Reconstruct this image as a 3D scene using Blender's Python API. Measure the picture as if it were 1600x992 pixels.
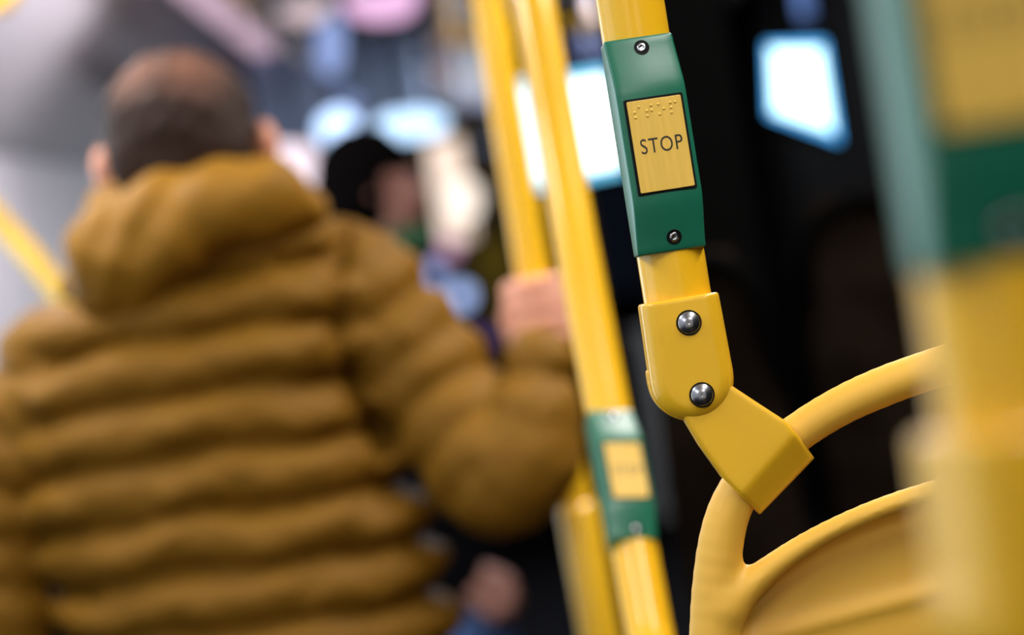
import bpy, bmesh, math, random
import numpy as np
from mathutils import Vector, Matrix

random.seed(4)
S = bpy.context.scene
for o in list(bpy.data.objects):
    bpy.data.objects.remove(o, do_unlink=True)
COL = S.collection

# ------------------------------------------------------------------ camera
CAM = Vector((0, 0, 1.55))
FPX = 1600 * 85 / 36.0
PITCH, YAW, ROLL = math.radians(-2.1), math.radians(0.2), math.radians(9.35)
FW = Vector((math.sin(YAW) * math.cos(PITCH), math.cos(YAW) * math.cos(PITCH), math.sin(PITCH)))
_R0 = FW.cross(Vector((0, 0, 1))).normalized()
_U0 = _R0.cross(FW).normalized()
CR = _R0 * math.cos(ROLL) - _U0 * math.sin(ROLL)
CU = _U0 * math.cos(ROLL) + _R0 * math.sin(ROLL)
camd = bpy.data.cameras.new('camera')
cam = bpy.data.objects.new('camera', camd)
COL.objects.link(cam)
M = Matrix((CR, CU, -FW)).transposed().to_4x4()
M.translation = CAM
cam.matrix_world = M
camd.sensor_width = 36
camd.lens = 85
camd.clip_start = 0.05
camd.clip_end = 200
camd.dof.use_dof = True
camd.dof.focus_distance = 1.212
camd.dof.aperture_fstop = 4.0
camd.dof.aperture_blades = 0
S.camera = cam

# ------------------------------------------------------------------ world, exposure
S.view_settings.view_transform = 'Standard'
S.view_settings.look = 'None'
S.view_settings.exposure = -0.22
S.view_settings.gamma = 1.0
S.view_settings.use_curve_mapping = False
S.cycles.use_denoising = True
S.cycles.max_bounces = 8
S.cycles.sample_clamp_indirect = 6
S.cycles.caustics_reflective = False
S.cycles.caustics_refractive = False
W = bpy.data.worlds.new('night')
S.world = W
W.use_nodes = True
W.node_tree.nodes['Background'].inputs[0].default_value = (0.05, 0.07, 0.13, 1)
W.node_tree.nodes['Background'].inputs[1].default_value = 0.06


def area(name, loc, target, sx, sy, power, col=(1, 1, 1)):
    l = bpy.data.lights.new(name, 'AREA')
    l.shape = 'RECTANGLE'
    l.size, l.size_y, l.energy, l.color = sx, sy, power, col
    o = bpy.data.objects.new(name, l)
    COL.objects.link(o)
    d = Vector(target) - Vector(loc)
    o.location = loc
    o.rotation_euler = d.to_track_quat('-Z', 'Y').to_euler()
    return o


# the ceiling lamps of the bus: (x, y, width, length, power, colour)
CEIL_Z = 2.42
LAMPS = [(-0.74, -1.0, 0.16, 1.1, 12, (0.90, 0.95, 1.0)),
         (-0.74, 0.7, 0.16, 1.1, 14, (0.90, 0.95, 1.0)),
         (-0.74, 2.4, 0.16, 1.1, 22, (1.0, 0.95, 0.90)),
         (-0.74, 4.1, 0.16, 1.1, 15, (1.0, 0.93, 0.95)),
         (-0.74, 5.8, 0.10, 1.2, 16, (1.0, 0.90, 0.96)),
         (-0.74, 7.5, 0.10, 1.5, 11, (1.0, 0.84, 0.96)),
         (-0.74, 9.2, 0.10, 1.5, 11, (1.0, 0.84, 0.96)),
         (-0.74, 10.9, 0.10, 1.5, 11, (1.0, 0.84, 0.96)),
         (0.62, -1.0, 0.16, 1.1, 15, (1.0, 0.95, 0.90)),
         (0.62, 0.7, 0.16, 1.1, 18, (1.0, 0.95, 0.90)),
         (0.62, 2.4, 0.16, 1.1, 34, (1.0, 0.95, 0.90)),
         (0.62, 4.1, 0.16, 1.1, 14, (0.92, 0.95, 1.0)),
         (0.62, 5.8, 0.16, 1.1, 32, (0.92, 0.95, 1.0)),
         (0.62, 7.5, 0.16, 1.1, 46, (0.88, 0.93, 1.0)),
         (0.62, 9.2, 0.16, 1.0, 46, (0.88, 0.93, 1.0))]
for i, (lx, ly, lw, ll, lp, lc) in enumerate(LAMPS):
    if ly > 6.5 + (lx > 0) * 4: continue              # the front of the bus is dimmed for the driver
    l = area('ceiling_lamp_light', (lx, ly, CEIL_Z - 0.09), (lx, ly, 0), lw, ll, lp, lc)
    l.rotation_euler = (0, 0, 0)
# added unseen fill lights at the left wall, for pole edges and housing sides
area('left_fill_light', (-1.225, 1.35, 1.5), (0.2, 1.35, 1.5), 1.0, 1.1, 4.5, (0.72, 0.90, 1.0))
area('left_fill_light', (-1.225, 3.35, 1.5), (0.2, 3.35, 1.5), 1.1, 1.5, 20, (0.62, 0.88, 1.0))
area('street_light_outside', (3.0, 16.0, 5.0), (0.5, 22, 1), 2, 2, 150, (1.0, 0.8, 0.55))


# ------------------------------------------------------------------ helpers: points
def P(px, py, d, z=0.0):
    return CAM + FW * (d - z) + CR * ((px - 800) * d / FPX) - CU * ((py - 496) * d / FPX)


def frame_at(d):
    """metres frame on the plane at distance d: x right, y up, z to the camera (tilted as the camera held it)"""
    m = Matrix((CR, CU, -FW)).transposed().to_4x4()
    m.translation = CAM + FW * d
    return m


def tag(o, label=None, cat=None, group=None, kind=None):
    if label: o['label'] = label
    if cat: o['category'] = cat
    if group: o['group'] = group
    if kind: o['kind'] = kind
    return o


def empty(name, loc, label, cat, group=None):
    o = bpy.data.objects.new(name, None)
    o.empty_display_size = 0.05
    COL.objects.link(o)
    o.location = loc
    bpy.context.view_layer.update()
    return tag(o, label, cat, group)


def link(name, me, mat, parent=None, smooth=True):
    """link a mesh whose coordinates are world coordinates"""
    if smooth:
        me.polygons.foreach_set('use_smooth', [True] * len(me.polygons))
    if mat is not None:
        me.materials.append(mat)
    o = bpy.data.objects.new(name, me)
    COL.objects.link(o)
    if parent is not None:
        o.parent = parent
        o.matrix_parent_inverse = world_of(parent).inverted()
    return o


def world_of(o):
    m = o.matrix_basis.copy()
    if o.parent is not None:
        m = world_of(o.parent) @ o.matrix_parent_inverse @ m
    return m


def mesh_of(verts, faces, mat4=None):
    me = bpy.data.meshes.new('mesh')
    if mat4 is not None:
        verts = [mat4 @ Vector(v) for v in verts]
    me.from_pydata([tuple(v) for v in verts], [], [tuple(int(i) for i in f) for f in faces])
    me.update()
    return me


def recentre(o):
    """put a single mesh's origin at the middle of its base"""
    me = o.data
    n = len(me.vertices)
    a = np.empty(n * 3)
    me.vertices.foreach_get('co', a)
    a = a.reshape(-1, 3)
    lo, hi = a.min(0), a.max(0)
    c = np.array([(lo[0] + hi[0]) / 2, (lo[1] + hi[1]) / 2, lo[2]])
    me.vertices.foreach_set('co', (a - c).ravel())
    o.location = Vector(c)
    return o


def bevel(o, w, seg=3, ang=35):
    m = o.modifiers.new('bevel', 'BEVEL')
    m.width, m.segments, m.limit_method, m.angle_limit = w, seg, 'ANGLE', math.radians(ang)
    m.harden_normals = False
    return o


def box_geo(x0, x1, y0, y1, z0, z1, V, F):
    b = len(V)
    V += [(x, y, z) for x in (x0, x1) for y in (y0, y1) for z in (z0, z1)]
    F += [[b + i for i in f] for f in ((0, 1, 3, 2), (4, 6, 7, 5), (0, 4, 5, 1), (2, 3, 7, 6), (0, 2, 6, 4), (1, 5, 7, 3))]


def boxes(name, mat, lst, parent=None, mat4=None, bev=0.0, smooth=False):
    V, F = [], []
    for b in lst: box_geo(*b, V, F)
    o = link(name, mesh_of(V, F, mat4), mat, parent, smooth)
    if bev: bevel(o, bev)
    return o


def catmull(pts, n=8):
    pts = [np.array(p, float) for p in pts]
    out = []
    for i in range(len(pts) - 1):
        p0 = pts[max(i - 1, 0)]; p1 = pts[i]; p2 = pts[i + 1]; p3 = pts[min(i + 2, len(pts) - 1)]
        for k in range(n):
            t = k / n
            out.append(0.5 * ((2 * p1) + (-p0 + p2) * t + (2 * p0 - 5 * p1 + 4 * p2 - p3) * t * t + (-p0 + 3 * p1 - 3 * p2 + p3) * t ** 3))
    out.append(pts[-1])
    return out


def tube_geo(pts, r, seg=48):
    """swept round tube; r a number or a list"""
    pts = [Vector(p) for p in pts]
    V, F = [], []
    n = len(pts)
    up = None
    for i, p in enumerate(pts):
        t = (pts[min(i + 1, n - 1)] - pts[max(i - 1, 0)]).normalized()
        if up is None:
            up = Vector((1, 0, 0)) if abs(t.x) < 0.9 else Vector((0, 1, 0))
        a = (up - t * up.dot(t)).normalized()
        b = t.cross(a)
        up = a
        rr = r[i] if isinstance(r, (list, tuple)) else r
        for k in range(seg):
            an = 2 * math.pi * k / seg
            V.append(p + a * (rr * math.cos(an)) + b * (rr * math.sin(an)))
    for i in range(n - 1):
        for k in range(seg):
            k2 = (k + 1) % seg
            F.append((i * seg + k, i * seg + k2, (i + 1) * seg + k2, (i + 1) * seg + k))
    F.append(tuple(range(seg - 1, -1, -1)))
    F.append(tuple((n - 1) * seg + k for k in range(seg)))
    return V, F


def lathe_geo(profile, m4, seg=40):
    """profile [(r, h)] around local z"""
    V, F = [], []
    for (r, h) in profile:
        for k in range(seg):
            a = 2 * math.pi * k / seg
            V.append(m4 @ Vector((r * math.cos(a), r * math.sin(a), h)))
    n = len(profile)
    for i in range(n - 1):
        for k in range(seg):
            k2 = (k + 1) % seg
            F.append((i * seg + k, i * seg + k2, (i + 1) * seg + k2, (i + 1) * seg + k))
    F.append(tuple((n - 1) * seg + k for k in range(seg)))
    F.append(tuple(range(seg - 1, -1, -1)))
    return V, F


# ------------------------------------------------------------------ helpers: signed distance shapes
def smin(a, b, k):
    if k <= 0: return np.minimum(a, b)
    h = np.clip(0.5 + 0.5 * (b - a) / k, 0, 1)
    return b + (a - b) * h - k * h * (1 - h)


def smax(a, b, k):
    return -smin(-a, -b, k)


def chain(X, Y, Z, pts, k=0.0, dispf=None):
    """union of round cones through pts (x, y, z, r)"""
    out = None
    acc = 0.0
    for i in range(len(pts) - 1):
        a = np.array(pts[i][:3], float); b = np.array(pts[i + 1][:3], float)
        ra, rb = pts[i][3], pts[i + 1][3]
        d = b - a
        L = np.linalg.norm(d)
        t = np.clip(((X - a[0]) * d[0] + (Y - a[1]) * d[1] + (Z - a[2]) * d[2]) / (L * L), 0, 1)
        q = np.sqrt((X - a[0] - t * d[0]) ** 2 + (Y - a[1] - t * d[1]) ** 2 + (Z - a[2] - t * d[2]) ** 2)
        q = q - (ra + (rb - ra) * t)
        if dispf is not None:
            q = q - dispf(acc + t * L)
        acc += L
        out = q if out is None else smin(out, q, k)
    return out


def poly_sdf(X, Y, poly):
    poly = np.array(poly, float)
    n = len(poly)
    d = np.full(X.shape, 1e18)
    s = np.ones(X.shape)
    j = n - 1
    for i in range(n):
        vi, vj = poly[i], poly[j]
        e = vj - vi
        wx, wy = X - vi[0], Y - vi[1]
        t = np.clip((wx * e[0] + wy * e[1]) / (e @ e), 0, 1)
        d = np.minimum(d, (wx - e[0] * t) ** 2 + (wy - e[1] * t) ** 2)
        c1, c2, c3 = Y >= vi[1], Y < vj[1], e[0] * wy > e[1] * wx
        flip = (c1 & c2 & c3) | (~c1 & ~c2 & ~c3)
        s = np.where(flip, -s, s)
        j = i
    return s * np.sqrt(d)


def nets(xs, ys, zs, D):
    """naive surface nets on a rectilinear grid; returns verts, quads (outward for D<0 inside)"""
    inside = D < 0
    nx, ny, nz = D.shape
    cnt = np.zeros((nx - 1, ny - 1, nz - 1), np.int32)
    acc = np.zeros((nx - 1, ny - 1, nz - 1, 3))
    corners = [(i, j, k) for i in (0, 1) for j in (0, 1) for k in (0, 1)]
    def sl(c):
        return (slice(c[0], nx - 1 + c[0]), slice(c[1], ny - 1 + c[1]), slice(c[2], nz - 1 + c[2]))
    for a in corners:
        for ax in range(3):
            if a[ax] == 0:
                b = list(a); b[ax] = 1
                da, db = D[sl(a)], D[sl(b)]
                m = (da < 0) != (db < 0)
                idx = np.nonzero(m)
                if len(idx[0]) == 0: continue
                va, vb = da[idx], db[idx]
                t = va / (va - vb)
                pos = []
                for q, g in enumerate((xs, ys, zs)):
                    g0 = g[idx[q] + a[q]]
                    if q == ax:
                        g0 = g0 + (g[idx[q] + 1] - g[idx[q]]) * t
                    pos.append(g0)
                acc[idx] += np.stack(pos, -1)
                cnt[idx] += 1
    act = cnt > 0
    ids = np.full(cnt.shape, -1, np.int64)
    ids[act] = np.arange(act.sum())
    V = acc[act] / cnt[act][:, None]
    Fs = []
    for ax in range(3):
        s0 = [slice(None)] * 3; s1 = [slice(None)] * 3
        s0[ax] = slice(0, -1); s1[ax] = slice(1, None)
        i0, i1 = inside[tuple(s0)], inside[tuple(s1)]
        for sign in (0, 1):
            m = (i0 & ~i1) if sign == 0 else (~i0 & i1)
            idx = np.array(np.nonzero(m))
            o1, o2 = [(1, 2), (2, 0), (0, 1)][ax]
            ok = (idx[o1] > 0) & (idx[o2] > 0) & (idx[o1] < D.shape[o1] - 1) & (idx[o2] < D.shape[o2] - 1)
            idx = idx[:, ok]
            def g(d1, d2):
                q = idx.copy(); q[o1] -= d1; q[o2] -= d2
                return ids[q[0], q[1], q[2]]
            quad = [g(1, 1), g(0, 1), g(0, 0), g(1, 0)]
            if sign: quad = quad[::-1]
            Fs.append(np.stack(quad, -1))
    F = np.concatenate(Fs)
    return V, F


def sdf_geo(fn, lo, hi, step):
    """fn in its own units (pixels of the plane); returns verts/faces in those units"""
    if not isinstance(step, (tuple, list)): step = (step,) * 3
    g = [np.arange(lo[i], hi[i] + step[i], step[i]) for i in range(3)]
    X, Y, Z = np.meshgrid(*g, indexing='ij')
    return nets(*g, fn(X, Y, Z))


def sdf_obj(name, geos, unit, m4, mat, parent=None, relax=0, yflip=True):
    """geos: list of (V, F); coordinates are pixels of a plane frame (x right, y down), z towards the camera"""
    VV, FF, off = [], [], 0
    for V, F in geos:
        V = np.array(V, float)
        W2 = np.stack([(V[:, 0]) * unit, (-V[:, 1]) * unit, V[:, 2] * unit], -1)
        R = np.array(m4.to_3x3()); T = np.array(m4.translation)
        VV.append(W2 @ R.T + T)
        FF.append(np.array(F)[:, ::-1] + off)   # y flips handedness
        off += len(V)
    VV = np.concatenate(VV); FF = np.concatenate(FF)
    me = bpy.data.meshes.new('mesh')
    me.vertices.add(len(VV)); me.vertices.foreach_set('co', VV.ravel())
    me.loops.add(FF.size); me.loops.foreach_set('vertex_index', FF.ravel().astype(np.int32))
    me.polygons.add(len(FF)); me.polygons.foreach_set('loop_start', np.arange(0, FF.size, 4, dtype=np.int32))
    me.update(calc_edges=True)
    me.validate()
    o = link(name, me, mat, parent)
    if relax:
        m = o.modifiers.new('relax', 'SMOOTH'); m.factor = 0.5; m.iterations = relax
    return o


# ------------------------------------------------------------------ materials
def mat(name, col, rough=0.5, metal=0.0, coat=0.0, emis=None, estr=0.0, noise=None, bump=None, spec=None, sub=0.0, sheen=0.0):
    m = bpy.data.materials.new(name)
    m.use_nodes = True
    nt = m.node_tree
    b = nt.nodes['Principled BSDF']
    b.inputs['Base Color'].default_value = (*col, 1)
    b.inputs['Roughness'].default_value = rough
    b.inputs['Metallic'].default_value = metal
    b.inputs['Coat Weight'].default_value = coat
    b.inputs['Coat Roughness'].default_value = 0.06
    if spec is not None: b.inputs['Specular IOR Level'].default_value = spec
    if sub:
        b.inputs['Subsurface Weight'].default_value = sub
        b.inputs['Subsurface Scale'].default_value = 0.01
    if sheen:
        b.inputs['Sheen Weight'].default_value = sheen
    if emis:
        b.inputs['Emission Color'].default_value = (*emis, 1)
        b.inputs['Emission Strength'].default_value = estr
    tc = nt.nodes.new('ShaderNodeTexCoord')
    if noise:                       # (scale, col2, lo, hi)
        n = nt.nodes.new('ShaderNodeTexNoise'); n.inputs['Scale'].default_value = noise[0]; n.inputs['Detail'].default_value = 4
        r = nt.nodes.new('ShaderNodeMapRange'); r.inputs[1].default_value = noise[2]; r.inputs[2].default_value = noise[3]
        x = nt.nodes.new('ShaderNodeMix'); x.data_type = 'RGBA'
        x.inputs[6].default_value = (*col, 1); x.inputs[7].default_value = (*noise[1], 1)
        nt.links.new(tc.outputs['Object'], n.inputs['Vector'])
        nt.links.new(n.outputs['Fac'], r.inputs[0]); nt.links.new(r.outputs[0], x.inputs[0])
        nt.links.new(x.outputs[2], b.inputs['Base Color'])
    if bump:                        # (scale, strength, distance)
        n = nt.nodes.new('ShaderNodeTexNoise'); n.inputs['Scale'].default_value = bump[0]; n.inputs['Detail'].default_value = 3
        u = nt.nodes.new('ShaderNodeBump'); u.inputs['Strength'].default_value = bump[1]; u.inputs['Distance'].default_value = bump[2]
        nt.links.new(tc.outputs['Object'], n.inputs['Vector'])
        nt.links.new(n.outputs['Fac'], u.inputs['Height']); nt.links.new(u.outputs[0], b.inputs['Normal'])
    return m


YP = (0.82, 0.47, 0.012)
M_pole = mat('yellow_powder_coat', YP, 0.28, coat=0.3, bump=(60, 0.06, 0.002), noise=(9, (0.78, 0.44, 0.010), 0.4, 0.7))
M_brk = mat('yellow_cast_paint', (0.76, 0.44, 0.016), 0.30, coat=0.2, bump=(45, 0.10, 0.002))
M_seat = mat('yellow_seat_plastic', (0.70, 0.40, 0.045), 0.50, spec=0.4, bump=(1400, 0.12, 0.0003))
M_green = mat('green_plastic', (0.008, 0.135, 0.075), 0.33, spec=0.5, bump=(900, 0.05, 0.0003))
M_black = mat('black_plastic', (0.003, 0.003, 0.003), 0.6, spec=0.15)
M_ink = mat('black_ink', (0.004, 0.004, 0.004), 0.5)
M_steel = mat('turned_steel', (0.42, 0.44, 0.47), 0.24, metal=1.0)
M_screw = mat('zinc_screw', (0.55, 0.58, 0.60), 0.22, metal=1.0)


def painted_sheen_button():
    m = mat('yellow_button_film', (0.72, 0.46, 0.06), 0.34, spec=0.6)
    nt = m.node_tree; b = nt.nodes['Principled BSDF']
    tc = nt.nodes.new('ShaderNodeTexCoord')
    mp = nt.nodes.new('ShaderNodeMapping'); mp.inputs['Scale'].default_value = (420, 420, 4)
    n = nt.nodes.new('ShaderNodeTexNoise'); n.inputs['Scale'].default_value = 1.0; n.inputs['Detail'].default_value = 3
    x = nt.nodes.new('ShaderNodeMix'); x.data_type = 'RGBA'
    x.inputs[6].default_value = (0.62, 0.40, 0.055, 1); x.inputs[7].default_value = (0.84, 0.55, 0.10, 1)  # vertical reflection bands, painted into the button's base colour
    nt.links.new(tc.outputs['Object'], mp.inputs[0]); nt.links.new(mp.outputs[0], n.inputs['Vector'])
    nt.links.new(n.outputs['Fac'], x.inputs[0]); nt.links.new(x.outputs[2], b.inputs['Base Color'])
    return m


M_button = painted_sheen_button()
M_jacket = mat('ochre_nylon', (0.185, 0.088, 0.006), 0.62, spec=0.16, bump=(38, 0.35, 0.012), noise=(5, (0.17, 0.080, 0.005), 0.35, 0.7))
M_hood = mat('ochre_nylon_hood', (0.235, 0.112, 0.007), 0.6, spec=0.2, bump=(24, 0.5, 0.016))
M_skin = mat('skin', (0.62, 0.29, 0.19), 0.5, sub=0.15)
M_skin2 = mat('skin_tan', (0.34, 0.15, 0.11), 0.5, sub=0.1)
M_dark = mat('black_coat_wool', (0.004, 0.004, 0.005), 1.0, spec=0.0)
M_hair2 = mat('black_hair', (0.003, 0.0025, 0.0025), 1.0, spec=0.0)
M_jeans = mat('blue_denim', (0.05, 0.10, 0.25), 0.8)
M_trs = mat('charcoal_trousers', (0.02, 0.02, 0.025), 0.8)
M_shoe = mat('black_shoe_leather', (0.01, 0.01, 0.01), 0.4)
M_greensc = mat('green_scarf_wool', (0.01, 0.07, 0.02), 0.9)
M_wall = mat('grey_wall_panel', (0.62, 0.62, 0.65), 0.7, noise=(1.2, (0.56, 0.56, 0.59), 0.3, 0.7))
M_ceil = mat('grey_ceiling_panel', (0.8, 0.8, 0.82), 0.6)
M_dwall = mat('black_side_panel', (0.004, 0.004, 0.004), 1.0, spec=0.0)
M_floor = mat('dark_speckled_vinyl', (0.006, 0.006, 0.007), 1.0, spec=0.0, noise=(300, (0.015, 0.015, 0.016), 0.6, 0.7))
M_plat = mat('dark_platform_vinyl', (0.008, 0.008, 0.009), 1.0, spec=0.0)
M_front = mat('bus_front_lining', (0.30, 0.30, 0.30), 0.7)
M_blue = mat('blue_grey_panel', (0.34, 0.46, 0.68), 0.5)
M_glass = mat('windscreen_glass', (1, 1, 1), 0.0)
M_glass.node_tree.nodes['Principled BSDF'].inputs['Transmission Weight'].default_value = 1.0
M_glass.node_tree.nodes['Principled BSDF'].inputs['IOR'].default_value = 1.02
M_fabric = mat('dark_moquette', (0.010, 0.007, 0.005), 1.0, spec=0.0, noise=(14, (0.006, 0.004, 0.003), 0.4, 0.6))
M_blackm = mat('matt_black_casing', (0.002, 0.002, 0.002), 1.0, spec=0.0)


def emat(name, col, s):
    return mat(name, (0.02, 0.02, 0.02), 0.5, emis=col, estr=s)


# ------------------------------------------------------------------ bus shell
XL, XR, YB, YF = -1.27, 1.27, -2.2, 12.0


def struct(o):
    o['kind'] = 'structure'
    return o


struct(boxes('floor', M_floor, [(XL - 0.05, XR + 0.05, YB, YF + 0.1, -0.06, 0)]))
struct(boxes('platform_floor', M_plat, [(0.02, XR, YB, 1.75, 0, 0.26)], bev=0.01))
struct(boxes('ceiling', M_ceil, [(XL - 0.05, XR + 0.05, YB, YF + 0.1, CEIL_Z, CEIL_Z + 0.05)]))
struct(boxes('wall_left', M_wall, [(XL - 0.05, XL, YB, YF, 0, CEIL_Z)]))
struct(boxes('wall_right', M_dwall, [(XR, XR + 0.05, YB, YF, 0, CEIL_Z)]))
struct(boxes('wall_back', M_wall, [(XL, XR, YB - 0.05, YB, 0, CEIL_Z)]))
# front wall: parapet, header and pillars round the windscreen
struct(boxes('wall_front', M_front, [(XL, XR, YF, YF + 0.08, 0, 0.95), (XL, XR, YF, YF + 0.08, 2.12, CEIL_Z),
                                     (XL, XL + 0.08, YF, YF + 0.08, 0.95, 2.12), (XR - 0.08, XR, YF, YF + 0.08, 0.95, 2.12)]))
struct(boxes('window_1', M_glass, [(XL + 0.08, XR - 0.08, YF + 0.03, YF + 0.04, 0.95, 2.12)]))
# raised panel joints of the left wall
struct(boxes('trim_1', M_wall, [(XL, XL + 0.012, YB, YF, 1.05, 1.09)], bev=0.004))
# slanting cove panel between the left wall and the ceiling
_cv = [(XL, 1.98), (XL + 0.02, 1.98), (-0.83, CEIL_Z - 0.02), (-0.83, CEIL_Z), (XL, CEIL_Z)]
struct(link('trim_2', mesh_of([(x_, y_, z_) for y_ in (YB, YF) for (x_, z_) in _cv],
                              [(0, 1, 2, 3, 4), (9, 8, 7, 6, 5)] + [(k, k + 5, (k + 1) % 5 + 5, (k + 1) % 5) for k in range(5)]), M_wall, smooth=False))

for n_, (yc, hw_, hh_) in enumerate(((1.35, 0.5, 0.55), (3.35, 0.75, 0.55))):    # made-up window frames dressing the two added fill lights
    struct(boxes('window_%d' % (n_ + 2), M_blackm, [(XL, XL + 0.06, yc - hw_ - 0.06, yc - hw_, 0.9, 2.1), (XL, XL + 0.06, yc + hw_, yc + hw_ + 0.06, 0.9, 2.1),
                                                    (XL, XL + 0.06, yc - hw_, yc + hw_, 0.89, 0.945), (XL, XL + 0.06, yc - hw_, yc + hw_, 2.055, 2.11)]))
struct(boxes('added_dark_panel_left', M_dwall, [(XL, XL + 0.02, YB, YF, 0, 0.92)], bev=0.004))  # dark sheet added to black out the lower left wall

# ceiling lamps
M_lampbody = mat('lamp_body_white', (0.5, 0.5, 0.5), 0.5)
M_diff = {}
for i, (lx, ly, lw, ll, lp, lc) in enumerate(LAMPS):
    side = 'left' if lx < 0 else 'right'
    e = empty('ceiling_light', (lx, ly, CEIL_Z), 'long white ceiling strip light above the %s side of the aisle' % side, 'ceiling light',
              '%s row of ceiling strip lights' % side)
    boxes('housing', M_lampbody, [(lx - lw / 2 - 0.02, lx + lw / 2 + 0.02, ly - ll / 2 - 0.03, ly + ll / 2 + 0.03, CEIL_Z - 0.03, CEIL_Z)], e)
    lit = not (ly > 6.5 + (lx > 0) * 4)
    key = (lc, lit)
    if key not in M_diff:
        M_diff[key] = emat('lamp_diffuser', (lc[0], lc[1] * 0.82, lc[2] * 0.9), 4.0 if lit else 0.75)
    boxes('diffuser', M_diff[key], [(lx - lw / 2, lx + lw / 2, ly - ll / 2, ly + ll / 2, CEIL_Z - (0.085 if lit else 0.04), CEIL_Z - 0.03)], e)


# ------------------------------------------------------------------ stop button housing
SPX = 1.22 / FPX          # metres per pixel on the plane in focus


def section(t):
    """cross-section (mm) of the housing, t = 0 mid .. 1 end; x lateral, y to the viewer"""
    fl = np.array([-14.2, 27.2]) * (1 - t) + np.array([-16.2, 21.6]) * t
    fr = np.array([20.6, 18.6]) * (1 - t) + np.array([18.0, 13.4]) * t
    pts = []
    for k in range(9):
        u = k / 8
        p = fl * (1 - u) + fr * u
        n = np.array([fl[1] - fr[1], fr[0] - fl[0]]); n = n / np.linalg.norm(n)
        pts.append(p + n * 0.9 * (1 - (2 * u - 1) ** 2))
    for k in range(15):
        a = math.radians(16 - k * (212 / 14))
        pts.append(np.array([18.3 * math.cos(a), 18.3 * math.sin(a)]))
    mir = np.array([-1.0, 1.0])            # local x runs to the viewer's left
    return fl * mir, fr * mir, [p * mir for p in pts]


def prof(w, half=54.0, flat=27.0):
    t = max(0.0, (abs(w) - flat) / (half - flat))
    return t * t * (3 - 2 * t) * 0.35 + t * 0.65


def face_point(w, rot):
    """frame on the front face of the housing at height w (mm): origin, x tangent, y up, z normal, in housing axes (mm)"""
    def mid(ww):
        fl, fr, _ = section(prof(ww))
        n = np.array([fr[1] - fl[1], fl[0] - fr[0]]); n = n / np.linalg.norm(n)
        c = (fl + fr) / 2 + n * 0.9
        return Vector((c[0], c[1], ww)), Vector(((fr - fl)[0], (fr - fl)[1], 0)).normalized()
    o, tx = mid(w)
    up = (mid(w + 0.5)[0] - mid(w - 0.5)[0]).normalized()
    n = tx.cross(up).normalized()          # towards the viewer side
    if n.y < 0: n = -n
    tx = up.cross(n).normalized()
    m = Matrix((tx, up, n)).transposed().to_4x4()
    m.translation = o
    return m


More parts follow.
